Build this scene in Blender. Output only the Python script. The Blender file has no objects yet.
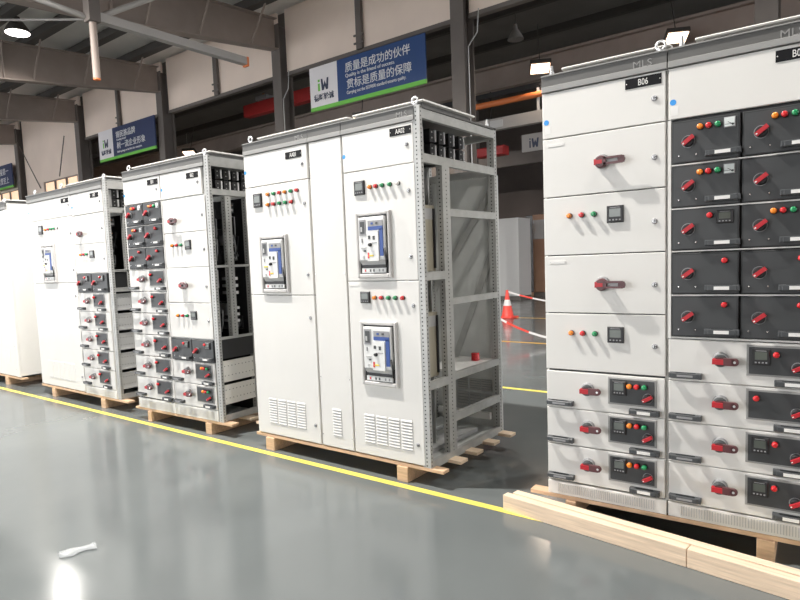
import bpy, math, random
from mathutils import Vector, Matrix
random.seed(7)
COL = bpy.context.scene.collection
PI = math.pi

# ------------------------------------------------------------------ materials
def mat(name, rgb, rough=.5, metal=0., noise=0., nscale=8., emit=None, estr=0., coat=0., alpha=1., bump=0., spec=.5, stretch=None):
    m = bpy.data.materials.new(name); m.use_nodes = True
    nt = m.node_tree; b = nt.nodes['Principled BSDF']
    b.inputs['Base Color'].default_value = (*rgb, 1)
    b.inputs['Roughness'].default_value = rough
    b.inputs['Metallic'].default_value = metal
    b.inputs['Coat Weight'].default_value = coat
    b.inputs['Specular IOR Level'].default_value = spec
    b.inputs['Alpha'].default_value = alpha
    if emit:
        b.inputs['Emission Color'].default_value = (*emit, 1); b.inputs['Emission Strength'].default_value = estr
    if noise or bump:
        tc = nt.nodes.new('ShaderNodeTexCoord'); n = nt.nodes.new('ShaderNodeTexNoise')
        n.inputs['Scale'].default_value = nscale; n.inputs['Detail'].default_value = 5
        if stretch:
            mp = nt.nodes.new('ShaderNodeMapping'); mp.inputs['Scale'].default_value = stretch
            nt.links.new(tc.outputs['Object'], mp.inputs[0]); nt.links.new(mp.outputs[0], n.inputs['Vector'])
        else:
            nt.links.new(tc.outputs['Object'], n.inputs['Vector'])
        if noise:
            r = nt.nodes.new('ShaderNodeValToRGB')
            r.color_ramp.elements[0].position = .3; r.color_ramp.elements[1].position = .7
            r.color_ramp.elements[0].color = (*[c*(1-noise) for c in rgb], 1)
            r.color_ramp.elements[1].color = (*[min(1, c*(1+noise)) for c in rgb], 1)
            nt.links.new(n.outputs['Fac'], r.inputs[0]); nt.links.new(r.outputs[0], b.inputs['Base Color'])
        if bump:
            bp = nt.nodes.new('ShaderNodeBump'); bp.inputs['Strength'].default_value = bump; bp.inputs['Distance'].default_value = .01
            nt.links.new(n.outputs['Fac'], bp.inputs['Height']); nt.links.new(bp.outputs[0], b.inputs['Normal'])
    return m
M = {}
M['white'] = mat('cabinet_paint', (.74, .727, .70), .42, noise=.02, nscale=3)
M['plastic'] = mat('white_plastic', (.78, .78, .77), .4)
M['header'] = mat('header_grey', (.115, .113, .109), .45, noise=.04, nscale=4)
M['headerlip'] = mat('header_lip', (.30, .297, .29), .45)
M['steel'] = mat('galvanised_steel', (.44, .44, .43), .42, metal=.2, noise=.10, nscale=14)
M['sheet'] = mat('inner_sheet', (.62, .63, .62), .5, metal=.05, noise=.08, nscale=6)
M['alu'] = mat('bright_metal', (.75, .75, .76), .3, metal=.7)
M['chrome'] = mat('chrome', (.75, .75, .75), .18, metal=1)
M['dark'] = mat('drawer_grey', (.052, .055, .058), .45)
M['dark2'] = mat('drawer_grey_edge', (.03, .032, .034), .5)
M['black'] = mat('black_plastic', (.018, .018, .02), .45)
M['grip'] = mat('handle_grey', (.055, .06, .065), .4)
M['red'] = mat('handle_red', (.48, .018, .028), .4)
M['maroon'] = mat('handle_maroon', (.115, .040, .044), .35)
M['mgrey'] = mat('mid_grey', (.30, .30, .31), .45)
M['lgrey'] = mat('light_grey', (.50, .50, .50), .5)
M['ired'] = mat('indicator_red', (.62, .015, .02), .25, coat=.5)
M['iorange'] = mat('indicator_orange', (.85, .24, .015), .25, coat=.5)
M['igreen'] = mat('indicator_green', (.01, .26, .09), .25, coat=.5)
M['iclear'] = mat('indicator_clear', (.75, .72, .70), .2, coat=.5)
M['screen'] = mat('lcd_screen', (.11, .125, .11), .12, coat=.4)
M['screenlight'] = mat('analog_face', (.70, .74, .73), .2)
M['label'] = mat('paper_label', (.80, .79, .77), .6)
M['bluedot'] = mat('blue_sticker', (.04, .32, .80), .5)
M['plate'] = mat('name_plate_black', (.006, .006, .008), .6, spec=.2)
M['blue'] = mat('breaker_blue', (.026, .075, .30), .4)
M['yellow'] = mat('breaker_yellow', (.8, .62, .05), .5)
M['bezel'] = mat('breaker_bezel', (.56, .545, .535), .45)
M['beige'] = mat('breaker_housing_beige', (.46, .42, .33), .55, noise=.05, nscale=5)
M['wood'] = mat('pine_wood', (.62, .42, .27), .65, noise=.16, nscale=6, stretch=(1.2, 10, 10), bump=.15)
M['woodl'] = mat('pale_timber', (.78, .61, .45), .62, noise=.12, nscale=7, stretch=(.8, 14, 14), bump=.15)
M['letter'] = mat('raised_letter', (.27, .265, .26), .45)
M['cable'] = mat('cable_black', (.02, .02, .022), .5)
M['copper'] = mat('copper_bar', (.55, .28, .14), .35, metal=.8)
M['beam'] = mat('beam_brown', (.32, .262, .232), .6, noise=.07, nscale=2)
M['beamd'] = mat('column_paint', (.13, .112, .102), .6, noise=.08, nscale=2)
M['purlin'] = mat('purlin_paint', (.085, .078, .073), .6)
M['roof'] = mat('roof_sheet', (.80, .78, .75), .6, noise=.05, nscale=1.5)
M['roof_shaded'] = mat('roof_sheet_shaded', (.20, .19, .175), .7, noise=.1, nscale=1.)  # roof sheet with the gloom of the unlit next bay put into its colour
M['clad'] = mat('wall_cladding', (.80, .665, .575), .65, noise=.05, nscale=.8)
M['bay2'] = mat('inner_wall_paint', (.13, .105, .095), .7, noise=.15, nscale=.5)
M['orange'] = mat('orange_pipe_paint', (.72, .20, .06), .45)
M['crane'] = mat('crane_red', (.45, .03, .03), .5)
M['beamw'] = mat('pale_beam', (.36, .34, .325), .5)
M['lineyel'] = mat('floor_line_yellow', (.80, .68, .13), .4, noise=.12, nscale=5)
M['lineora'] = mat('floor_line_orange', (.72, .42, .08), .4, noise=.1, nscale=5)
M['signblue'] = mat('banner_blue', (.028, .068, .20), .4)
M['signdark'] = mat('banner_dark_blue', (.025, .04, .11), .45)
M['signwhite'] = mat('banner_white', (.80, .77, .79), .45)
M['signgreen'] = mat('banner_green', (.16, .52, .07), .45)
M['signtext'] = mat('banner_letters', (.80, .80, .80), .5)
M['logogrey'] = mat('logo_dark', (.035, .045, .09), .5)
M['cone'] = mat('cone_orange_red', (.78, .07, .05), .45)
M['conew'] = mat('cone_band', (.75, .72, .72), .4)
M['carton'] = mat('brown_carton', (.30, .17, .11), .6, noise=.1, nscale=3)
M['wrap'] = mat('black_wrapped_crate', (.06, .055, .055), .25, noise=.3, nscale=6, bump=.6)
M['film'] = mat('clear_film', (.70, .73, .75), .2, alpha=.38)
M['lampglow'] = mat('lamp_glow', (1, 1, 1), .5, emit=(1, .95, .88), estr=12)
M['lampwarm'] = mat('lamp_glow_warm', (1, .9, .8), .5, emit=(1, .72, .5), estr=5)
M['winglow'] = mat('window_glow', (1, .8, .6), .5, emit=(1, .62, .38), estr=.8)
M['shade'] = mat('lamp_shade', (.10, .09, .085), .4, metal=.4)

def floor_material():
    m = bpy.data.materials.new('epoxy_floor'); m.use_nodes = True
    nt = m.node_tree; b = nt.nodes['Principled BSDF']
    tc = nt.nodes.new('ShaderNodeTexCoord')
    n = nt.nodes.new('ShaderNodeTexNoise'); n.inputs['Scale'].default_value = .55; n.inputs['Detail'].default_value = 6
    r = nt.nodes.new('ShaderNodeValToRGB')
    r.color_ramp.elements[0].position = .3; r.color_ramp.elements[1].position = .72
    r.color_ramp.elements[0].color = (.125, .138, .141, 1); r.color_ramp.elements[1].color = (.160, .175, .177, 1)
    n2 = nt.nodes.new('ShaderNodeTexNoise'); n2.inputs['Scale'].default_value = 2.2; n2.inputs['Detail'].default_value = 8
    mr = nt.nodes.new('ShaderNodeMapRange'); mr.inputs['To Min'].default_value = .10; mr.inputs['To Max'].default_value = .20
    mr.inputs['From Min'].default_value = .3; mr.inputs['From Max'].default_value = .7
    bp = nt.nodes.new('ShaderNodeBump'); bp.inputs['Strength'].default_value = .03; bp.inputs['Distance'].default_value = .01
    L = nt.links.new
    L(tc.outputs['Object'], n.inputs['Vector']); L(tc.outputs['Object'], n2.inputs['Vector'])
    L(n.outputs['Fac'], r.inputs[0]); L(r.outputs[0], b.inputs['Base Color'])
    L(n2.outputs['Fac'], mr.inputs['Value']); L(mr.outputs[0], b.inputs['Roughness'])
    L(n2.outputs['Fac'], bp.inputs['Height']); L(bp.outputs[0], b.inputs['Normal'])
    b.inputs['Specular IOR Level'].default_value = .6
    return m
M['floor'] = floor_material()

# ------------------------------------------------------------------ mesh builder
class MB:
    def __init__(s): s.v = []; s.f = []; s.m = []; s.ml = []; s.sm = []
    def mi(s, k):
        if k not in s.ml: s.ml.append(k)
        return s.ml.index(k)
    def add(s, vs, fs, k, smooth=False):
        o = len(s.v); i = s.mi(k)
        s.v += [tuple(p) for p in vs]
        for f in fs: s.f.append([o+j for j in f]); s.m.append(i); s.sm.append(smooth)
        return s
    def box(s, x0, x1, y0, y1, z0, z1, k):
        v = [(x, y, z) for x in (x0, x1) for y in (y0, y1) for z in (z0, z1)]
        return s.add(v, [(0,1,3,2),(4,6,7,5),(0,4,5,1),(2,3,7,6),(0,2,6,4),(1,5,7,3)], k)
    def cbox(s, x0, x1, y0, y1, z0, z1, k, c=.004):
        # box whose front (y0) edges are chamfered
        v = [(x0,y1,z0),(x1,y1,z0),(x1,y1,z1),(x0,y1,z1),(x0,y0+c,z0),(x1,y0+c,z0),(x1,y0+c,z1),(x0,y0+c,z1),
             (x0+c,y0,z0+c),(x1-c,y0,z0+c),(x1-c,y0,z1-c),(x0+c,y0,z1-c)]
        f = [(3,2,1,0),(8,9,10,11)]
        for i in range(4):
            j = (i+1) % 4
            f += [(i, j, 4+j, 4+i), (4+i, 4+j, 8+j, 8+i)]
        return s.add(v, f, k)
    def prism(s, pts, y0, y1, k):
        n = len(pts)
        v = [(x, y0, z) for x, z in pts] + [(x, y1, z) for x, z in pts]
        f = [list(range(n)), list(range(2*n-1, n-1, -1))] + [(i, n+i, n+(i+1) % n, (i+1) % n) for i in range(n)]
        return s.add(v, f, k)
    def lathe(s, c, axis, prof, k, seg=16, smooth=True):
        # prof: list of (distance along axis, radius)
        c = Vector(c); a = Vector(axis).normalized()
        t = Vector((0,0,1)) if abs(a.z) < .9 else Vector((1,0,0))
        e1 = a.cross(t).normalized(); e2 = a.cross(e1)
        v = []; f = []
        for d, r in prof:
            for i in range(seg):
                q = 2*PI*i/seg
                v.append(c + a*d + (e1*math.cos(q)+e2*math.sin(q))*r)
        for j in range(len(prof)-1):
            for i in range(seg):
                i2 = (i+1) % seg
                f.append((j*seg+i, j*seg+i2, (j+1)*seg+i2, (j+1)*seg+i))
        s.add(v, f, k, smooth)
        s.add([v[i] for i in range(seg)], [list(range(seg))[::-1]], k)
        s.add([v[(len(prof)-1)*seg+i] for i in range(seg)], [list(range(seg))], k)
        return s
    def cyl(s, p0, p1, r, k, seg=12, r2=None):
        d = Vector(p1)-Vector(p0)
        return s.lathe(p0, d, [(0, r), (d.length, r if r2 is None else r2)], k, seg)
    def tube(s, pts, r, k, seg=8):
        pts = [Vector(p) for p in pts]; v = []; f = []
        for i, p in enumerate(pts):
            d = (pts[min(i+1, len(pts)-1)]-pts[max(i-1, 0)]).normalized()
            t = Vector((0,0,1)) if abs(d.z) < .9 else Vector((1,0,0))
            e1 = d.cross(t).normalized(); e2 = d.cross(e1)
            for j in range(seg):
                q = 2*PI*j/seg; v.append(p+(e1*math.cos(q)+e2*math.sin(q))*r)
        for i in range(len(pts)-1):
            for j in range(seg):
                j2 = (j+1) % seg; f.append((i*seg+j, i*seg+j2, (i+1)*seg+j2, (i+1)*seg+j))
        f += [list(range(seg))[::-1], [(len(pts)-1)*seg+j for j in range(seg)]]
        return s.add(v, f, k, True)
    def torus(s, c, R, r, k, axis='y', seg=18, rs=8):
        v = []; f = []
        for i in range(seg):
            q = 2*PI*i/seg
            for j in range(rs):
                w = 2*PI*j/rs; a = (R+r*math.cos(w)); x, z, y = a*math.cos(q), a*math.sin(q), r*math.sin(w)
                v.append((c[0]+x, c[1]+y, c[2]+z) if axis == 'y' else (c[0]+y, c[1]+x, c[2]+z))
        for i in range(seg):
            for j in range(rs):
                f.append((i*rs+j, ((i+1) % seg)*rs+j, ((i+1) % seg)*rs+(j+1) % rs, i*rs+(j+1) % rs))
        return s.add(v, f, k, True)
    def beam(s, p0, p1, w, h, k):
        # rectangular bar between two points, w sideways, h upwards
        p0, p1 = Vector(p0), Vector(p1); d = (p1-p0).normalized()
        t = Vector((0,0,1)) if abs(d.z) < .95 else Vector((0,1,0))
        e1 = d.cross(t).normalized()*w/2; e2 = d.cross(e1).normalized()*h/2
        v = [p+a*e1+b*e2 for p in (p0, p1) for a, b in ((-1,-1),(1,-1),(1,1),(-1,1))]
        return s.add(v, [(0,1,2,3),(7,6,5,4),(0,4,5,1),(1,5,6,2),(2,6,7,3),(3,7,4,0)], k)
    def holed(s, p0, du, dw, L, W, k, pitch=.025, hole=.009):
        p0, du, dw = Vector(p0), Vector(du), Vector(dw); n = int(L/pitch); rest = L-n*pitch
        for i in range(n):
            a = i*pitch; h0 = a+(pitch-hole)/2; h1 = h0+hole; w0 = (W-hole)/2; w1 = w0+hole
            P = lambda l, w: p0+du*l+dw*w
            v = [P(a,0),P(a,W),P(a+pitch,W),P(a+pitch,0),P(h0,w0),P(h0,w1),P(h1,w1),P(h1,w0)]
            s.add(v, [(0,1,5,4),(1,2,6,5),(2,3,7,6),(3,0,4,7)], k)
        if rest > 1e-4:
            P = lambda l, w: p0+du*l+dw*w
            s.add([P(L-rest,0),P(L-rest,W),P(L,W),P(L,0)], [(0,1,2,3)], k)
        return s
    def mesh(s, name):
        me = bpy.data.meshes.new(name); me.from_pydata(s.v, [], s.f)
        for k in s.ml: me.materials.append(M[k])
        me.polygons.foreach_set('material_index', s.m); me.polygons.foreach_set('use_smooth', s.sm)
        me.update(); return me

def obj(name, mb, parent=None, loc=(0,0,0), bevel=0, rot=None):
    me = mb if isinstance(mb, bpy.types.Mesh) else mb.mesh(name)
    o = bpy.data.objects.new(name, me); COL.objects.link(o)
    o.location = loc
    if rot: o.rotation_euler = rot
    if parent: o.parent = parent
    if bevel:
        b = o.modifiers.new('bevel', 'BEVEL'); b.width = bevel; b.segments = 2; b.limit_method = 'ANGLE'
    return o
def tag(o, label, cat, group=None, kind=None):
    o['label'] = label; o['category'] = cat
    if group: o['group'] = group
    if kind: o['kind'] = kind
    return o
def struct(name, mb, **kw):
    o = obj(name, mb, **kw); o['kind'] = 'structure'; return o
def empty(name, loc=(0,0,0), rz=0):
    o = bpy.data.objects.new(name, None); COL.objects.link(o); o.location = loc; o.rotation_euler = (0,0,rz)
    o.empty_display_size = .1
    return o

_txt = {}
def text_mesh(body, size, k, ext=.0006, bold=0., align='CENTER', sx=1.):
    key = (body, size, k, ext, bold, align, sx)
    if key in _txt: return _txt[key]
    c = bpy.data.curves.new('lettering', 'FONT'); c.body = body; c.size = size; c.extrude = ext; c.offset = bold
    c.align_x = align; c.resolution_u = 3
    o = bpy.data.objects.new('lettering_tmp', c); COL.objects.link(o)
    bpy.context.view_layer.update()
    me = bpy.data.meshes.new_from_object(o.evaluated_get(bpy.context.evaluated_depsgraph_get()))
    bpy.data.objects.remove(o)
    me.transform(Matrix.Diagonal((sx, 1, 1, 1)))
    me.transform(Matrix.Rotation(PI/2, 4, 'X'))       # stands upright facing -y
    me.materials.clear(); me.materials.append(M[k])
    _txt[key] = me
    return me

# ------------------------------------------------------------------ small devices (shared meshes, front faces -y)
_cache = {}
def dev(kind, parent, u, z, v=0, **kw):
    key = (kind, tuple(sorted(kw.items())))
    if key not in _cache: _cache[key] = globals()['mk_'+kind](**kw).mesh(kind)
    return obj(kind, _cache[key], parent, (u, v, z))

def mk_indicator_light(col, r=.0125):
    b = MB()
    b.lathe((0,0,0), (0,-1,0), [(0, r*1.15), (.006, r*1.15), (.008, r)], 'black', 14)
    b.lathe((0,-.008,0), (0,-1,0), [(0, r), (.012, r*.98), (.016, r*.8), (.017, r*.4)], col, 14)
    return b
def mk_digital_meter(w=.075, h=.078, d=.012):
    b = MB()
    b.cbox(-w/2, w/2, -d, .001, -h/2, h/2, 'black', .004)
    b.box(-w*.34, w*.34, -d-.0008, -d, -h*.16, h*.32, 'screen')
    for i in range(4):
        x = w*(-.3+.2*i)
        b.box(x-w*.05, x+w*.05, -d-.002, -d, -h*.37, -h*.29, 'mgrey')
    b.box(-w*.3, w*.3, -d-.0006, -d, h*.37, h*.41, 'mgrey')
    return b
def mk_analog_meter(w=.044):
    b = MB()
    b.cbox(-w/2, w/2, -.01, .001, -w/2, w/2, 'mgrey', .003)
    b.box(-w*.43, w*.43, -.0108, -.01, -w*.43, w*.43, 'screenlight')
    b.box(-w*.43, w*.43, -.0112, -.0108, -w*.22, -w*.18, 'dark')
    b.beam((w*.25, -.0116, -w*.22), (-w*.15, -.0116, w*.02), .001, .002, 'black')
    b.lathe((w*.28, -.0108, -w*.24), (0,-1,0), [(0, w*.11), (.002, w*.11)], 'black', 10)
    return b
def mk_door_lock():
    b = MB()
    b.lathe((0,0,0), (0,-1,0), [(0, .0135), (.004, .013), (.006, .010)], 'mgrey', 14).lathe((0,-.006,0), (0,-1,0), [(0, .0085), (.001, .008)], 'alu', 12)
    b.box(-.0025, .0025, -.0082, -.005, -.007, .007, 'black')
    b.box(.004, .010, -.0072, -.005, -.003, .003, 'black')
    return b
def mk_rotary_handle(arm=.115, r=.034, slot=True):
    # grey base, chrome rim, red hub and a slotted translucent maroon arm to the right
    b = MB()
    b.lathe((0,0,.004), (0,-1,0), [(0, r*1.05), (.010, r*1.05), (.014, r*.9)], 'mgrey', 22)
    b.lathe((0,-.014,.0), (0,-1,0), [(0, r*.92), (.018, r*.88), (.024, r*.74)], 'maroon' if slot else 'dark', 22)
    b.lathe((0,-.012,.0), (0,-1,0), [(0, r*1.0), (.003, r*1.0)], 'lgrey', 22)
    a, h = arm, r*.54
    b.box(-r*.86, r*.30, -.041, -.030, -h*.75, h*.75, 'red')
    b.box(-r*.5, r*.6, -.042, -.02, -h, h, 'maroon')
    b.box(-r*.80, r*.30, -.043, -.040, -h*.55, h*.45, 'red')
    if slot:
        x0, x1 = r*.55, a
        b.box(x0, x0+.012, -.052, -.036, -h, h, 'maroon')
        b.box(x1-.014, x1, -.050, -.038, -h*.85, h*.85, 'maroon')
        b.box(x0, x1-.008, -.052, -.038, h*.45, h, 'maroon')
        b.box(x0, x1-.008, -.052, -.038, -h, -h*.45, 'maroon')
        b.lathe((x1-.014, -.038, 0), (0,-1,0), [(0, h*.98), (.011, h*.9)], 'maroon', 14)
        b.box(x0+.012, x1-.016, -.0405, -.0385, -h*.45, h*.45, 'lgrey')
    else:
        b.box(r*.5, a-h, -.052, -.036, -h, h, 'maroon')
        b.box(-r*.95, r*.75, -.050, -.030, -h*.80, h*.55, 'red')
        b.lathe((a-h, -.036, 0), (0,-1,0), [(0, h), (.014, h), (.016, h*.8)], 'maroon', 14)
        b.lathe((a-h, -.052, 0), (0,-1,0), [(0, h*.35), (.002, h*.3)], 'alu', 10)
    return b
def mk_rotary_switch(r=.028, ang=38):
    b = MB()
    b.lathe((0,0,0), (0,-1,0), [(0, r), (.003, r)], 'mgrey', 20)
    b.lathe((0,-.003,0), (0,-1,0), [(0, r*.9), (.016, r*.82), (.020, r*.7)], 'black', 20)
    q = math.radians(ang); dx, dz = math.cos(q), math.sin(q)
    b.beam((-dx*r*.85, -.028, -dz*r*.85), (dx*r*1.15, -.028, dz*r*1.15), .018, r*.62, 'red')
    b.beam((-dx*r*.80, -.0375, -dz*r*.80), (-dx*r*.55, -.0375, -dz*r*.55), .001, r*.2, 'label')
    return b
def mk_pull_handle(w=.128, label=True, d=.034):
    b = MB(); h = .012
    for s in (-1, 1):
        b.cbox(s*w/2-.013, s*w/2+.013, -d*.9, .001, -h*1.05, h*1.05, 'grip', .004)
    b.cbox(-w/2, w/2, -d, -d+.010, -h*1.0, h*1.0, 'grip', .003)
    b.box(-w/2, w/2, -.006, .001, -h*1.05, h*1.05, 'grip')
    if label: b.box(-w*.27, w*.27, -d-.001, -d, -h*.62, h*.62, 'label')
    else: b.box(-w*.30, w*.30, -d-.0008, -d, -h*.4, h*.4, 'mgrey')
    return b
def mk_screw(r=.0045):
    return MB().lathe((0,0,0), (0,-1,0), [(0, r), (.002, r), (.0035, r*.6)], 'chrome', 10)
def mk_tag_strip(w=.085, h=.014):
    b = MB().box(-w/2, w/2, -.002, .0005, -h/2, h/2, 'label')
    for s in (-1, 1): b.lathe((s*w*.44, -.002, 0), (0,-1,0), [(0, .0016), (.0008, .0012)], 'mgrey', 6)
    return b
def mk_round_sticker(r=.0135):
    return MB().lathe((0,0,0), (0,-1,0), [(0, r), (.0008, r)], 'bluedot', 20)
def mk_paper_label(w=.032, h=.042):
    return MB().box(-w/2, w/2, -.0008, .0003, -h/2, h/2, 'label')
def mk_vent_grille(w=.084, h=.198, n=10, back='lgrey'):
    b = MB(); b.box(-w/2, w/2, -.0008, .0005, -h/2, h/2, back)  # grey back plate paints the shade between the louvre slats
    p = h/n
    for i in range(n):
        z = -h/2+p*i
        v = [(-w/2, -.001, z+p*.95), (w/2, -.001, z+p*.95), (w/2, -.006, z+p*.42), (-w/2, -.006, z+p*.42),
             (-w/2, -.001, z+p*.40), (w/2, -.001, z+p*.40)]
        b.add(v, [(0,3,2,1), (3,4,5,2), (0,4,3), (1,2,5), (0,1,5,4)], 'white')
    return b
def mk_ribbed_vent(w=.11, h=.2):
    b = MB(); 
    b.cbox(-w/2, w/2, -.004, .0005, -h/2, h/2, 'white', .0035)
    b.box(-w/2+.006, w/2-.006, -.0045, -.0038, -h/2+.008, -h/2+.012, 'lgrey')
    return b
def mk_circuit_breaker(w=.29, h=.42, strips=True):
    b = MB(); W, H = w/2, h/2; t = .022
    # bezel frame, bevelled outwards
    b.cbox(-W, -W+t, -.02, .001, -H, H, 'bezel', .006); b.cbox(W-t, W, -.02, .001, -H, H, 'bezel', .006)
    b.cbox(-W+t-.004, W-t+.004, -.02, .001, H-t, H, 'bezel', .006); b.cbox(-W+t-.004, W-t+.004, -.02, .001, -H, -H+t*1.25, 'bezel', .006)
    b.box(-W+t, W-t, -.002, .001, -H+t, H-t, 'black')
    x0, x1, z0, z1 = -W+t+.012, W-t-.014, -H+t+.062, H-t-.012
    b.cbox(x0, x1, -.030, -.002, z0+.03, z1, 'plastic', .004)                       # body
    b.add([(x0,-.030,z0+.03),(x1,-.030,z0+.03),(x1-.004,-.008,z0),(x0+.006,-.008,z0)], [(0,3,2,1)], 'lgrey')
    b.box(x0+.006, x1-.004, -.009, -.002, z0, z0+.03, 'lgrey')
    ww, hh = x1-x0, z1-z0
    P = lambda a, c, e, g, y, k: b.box(x0+ww*a, x0+ww*c, -.030-y, -.029, z0+hh*e, z0+hh*g, k)
    P(.05, .30, .62, .95, .003, 'mgrey'); P(.09, .26, .66, .91, .004, 'dark'); P(.11, .17, .70, .80, .005, 'lgrey')
    P(.40, .96, .80, .92, .004, 'mgrey')
    P(.52, .60, .84, .88, .006, 'blue'); P(.70, .78, .84, .88, .006, 'dark')
    P(.40, .96, .72, .80, .005, 'blue'); P(.83, .96, .18, .74, .005, 'blue')
    P(.36, .80, .08, .69, .010, 'plastic')                                            # control block
    b.lathe((x0+ww*.50, -.040, z0+hh*.42), (0,-1,0), [(0, .012), (.014, .011), (.017, .007)], 'black', 14)
    P(.42, .50, .54, .61, .012, 'dark'); P(.60, .68, .52, .60, .012, 'dark'); P(.55, .75, .45, .465, .012, 'mgrey')
    P(.10, .30, .345, .375, .004, 'yellow' if strips else 'lgrey'); P(.20, .28, .28, .31, .004, 'dark')
    P(.12, .16, .48, .56, .004, 'mgrey')
    P(.38, .44, .14, .26, .012, 'ired'); P(.44, .60, .18, .21, .012, 'yellow')
    b.lathe((x0+ww*.18, -.030, z0+hh*.17), (0,-1,0), [(0, .010), (.004, .008)], 'lgrey', 10)
    zb = -H+t*1.25
    b.box(x0+.008, x1-.008, -.016, -.002, zb+.006, zb+.036, 'plastic')              # bottom racking strip
    for a, k in ((.15, 'ired'), (.35, 'dark'), (.48, 'dark'), (.70, 'mgrey'), (.84, 'mgrey')):
        b.box(x0+ww*a, x0+ww*a+.010, -.018, -.0155, zb+.013, zb+.029, k)
    b.tube([(x1-.004, -.028, z0+.10), (x1+.006, -.026, z0+.04), (x1+.004, -.022, z0-.02)], .006, 'black', 6)
    return b
def name_plate(parent, u, z, body, v=0, w=.160, h=.047):
    b = MB().cbox(-w/2, w/2, -.003, .0005, -h/2, h/2, 'plate', .001)
    for s in (-1, 1): b.lathe((s*w*.46, -.003, 0), (0,-1,0), [(0, .0028), (.001, .002)], 'label', 8)
    o = obj('name_plate', b, parent, (u, v, z))
    return obj('lettering', text_mesh(body, .042, 'label', .0004, sx=.70), o, (0, -.0036, -.0145))

# ------------------------------------------------------------------ cabinet parts (local: x right, y deep, z up)
H = 2.2
def door(parent, u0, u1, z0, z1, name='door', k='white', lock=True, lz=None, tilt=0):
    g = .0025
    d = obj(name, MB().cbox(u0+g, u1-g, 0, .021, z0+g, z1-g, k, .003), parent)
    if lock:
        for q in (lz or ((z0+z1)/2+.02,)): dev('door_lock', d, u1-.05, q)
    return d
def lights(d, us, z, cols):
    C = {'o': 'iorange', 'r': 'ired', 'g': 'igreen', 'c': 'iclear'}
    for u, c in zip(us, cols): dev('indicator_light', d, u, z, col=C[c])
def stickers(d, u, z):
    dev('round_sticker', d, u, z)
    dev('paper_label', d, u+.006, z-.038)
def dark_drawer(parent, u0, z0, w=.274, h=.19, cols='', meter=None, handle=True, lu=(.115, .149, .185)):
    d = obj('drawer', MB().cbox(u0+.001, u0+w, -.004, .02, z0+.001, z0+h, 'dark2', .003).box(u0+.008, u0+w-.008, -.0046, -.003, z0+.008, z0+h-.008, 'dark'), parent)
    dev('rotary_switch', d, u0+.070, z0+.095, -.004)
    C = {'o': 'iorange', 'r': 'ired', 'g': 'igreen', 'c': 'iclear'}
    for i, c in enumerate(cols):
        if c != ' ': dev('indicator_light', d, u0+lu[i]+.004, z0+.153, -.004, col=C[c])
    if meter == 'a': dev('analog_meter', d, u0+.234, z0+.155, -.004)
    if meter == 'd': dev('digital_meter', d, u0+.218, z0+.143, -.004, w=.066, h=.058)
    for su in (.031, .102): dev('screw', d, u0+su, z0+.035, -.004)
    if handle: dev('pull_handle', d, u0+.210, z0+.030, -.004, w=.112)
    return d
def module(parent, u0, z0, cols='', meter=False, w=.59, h=.198, handle_l=True):
    # white withdrawable drawer with big handle and a dark inset operating panel; cols at fixed places
    d = obj('drawer', MB().cbox(u0+.003, u0+w-.003, 0, .02, z0+.002, z0+h-.001, 'white', .003), parent)
    dev('rotary_handle', d, u0+.222, z0+.110, slot=False, arm=.076, r=.031)
    p = MB().cbox(u0+.322, u0+.552, -.005, 0, z0+.048, z0+.187, 'headerlip', .003)
    p.box(u0+.332, u0+.542, -.0056, -.0045, z0+.057, z0+.177, 'dark')
    p = obj('control_panel', p, d)
    if meter: dev('digital_meter', p, u0+.378, z0+.135, -.0055, w=.066, h=.072)
    C = {'o': 'iorange', 'r': 'ired', 'g': 'igreen', 'c': 'iclear'}
    for u, c in zip((.428, .462, .497) if len(cols) > 1 else ((.434,) if meter else (.362,)), cols):
        dev('indicator_light', p, u0+u, z0+.148, -.0055, col=C[c])
    dev('rotary_switch', p, u0+.512, z0+.094, -.0055, ang=30, r=.024)
    if handle_l: dev('pull_handle', d, u0+.078, z0+.030, w=.112, label=False)
    dev('pull_handle', d, u0+.497, z0+.024, w=.112)
    return d
def header(parent, w, letters=None, lx=None):
    b = MB()
    v = [(0,-.004,H-.086),(w,-.004,H-.086),(w,-.004,H-.052),(0,-.004,H-.052)]
    b.cbox(.0005, w-.0005, -.006, .02, H-.083, H-.054, 'headerlip', .002)
    b.cbox(.0005, w-.0005, -.002, .02, H-.054, H-.004, 'header', .002)
    b.box(.0005, w-.0005, -.008, .02, H-.004, H+.002, 'headerlip')
    h = obj('header_rail', b, parent)
    if letters:
        obj('lettering', text_mesh(letters, .046, 'letter', .0008, sx=1.05), h, (lx, -.0034, H-.052))
    return h
def roof(parent, w, depth, cover=(None, None), bolts=((.03, .04),), pins=()):
    for u, v in pins:
        obj('lifting_pin', MB().cyl((u, v, H), (u, v, H+.03), .012, 'alu', 10).cyl((u, v, H+.03), (u, v, H+.062), .009, 'alu', 10, .006), parent)
    obj('roof_panel', MB().box(0, w, .02, depth, H-.012, H, 'header'), parent)
    a, b_ = (cover[0] if cover[0] is not None else .04), (cover[1] if cover[1] is not None else w-.04)
    if b_ > a:
        m = MB().cbox(a, b_, .07, depth*.72, H+.036, H+.048, 'white', .006)
        m.box(a+.03, b_-.03, .10, depth*.72-.03, H, H+.037, 'header')
        obj('roof_cover', m, parent, bevel=.003)
    for u, v in bolts:
        m = MB().cyl((u, v, H), (u, v, H+.022), .012, 'alu', 10).torus((u, v, H+.040), .020, .0065, 'alu')
        obj('eyebolt', m, parent)
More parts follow.
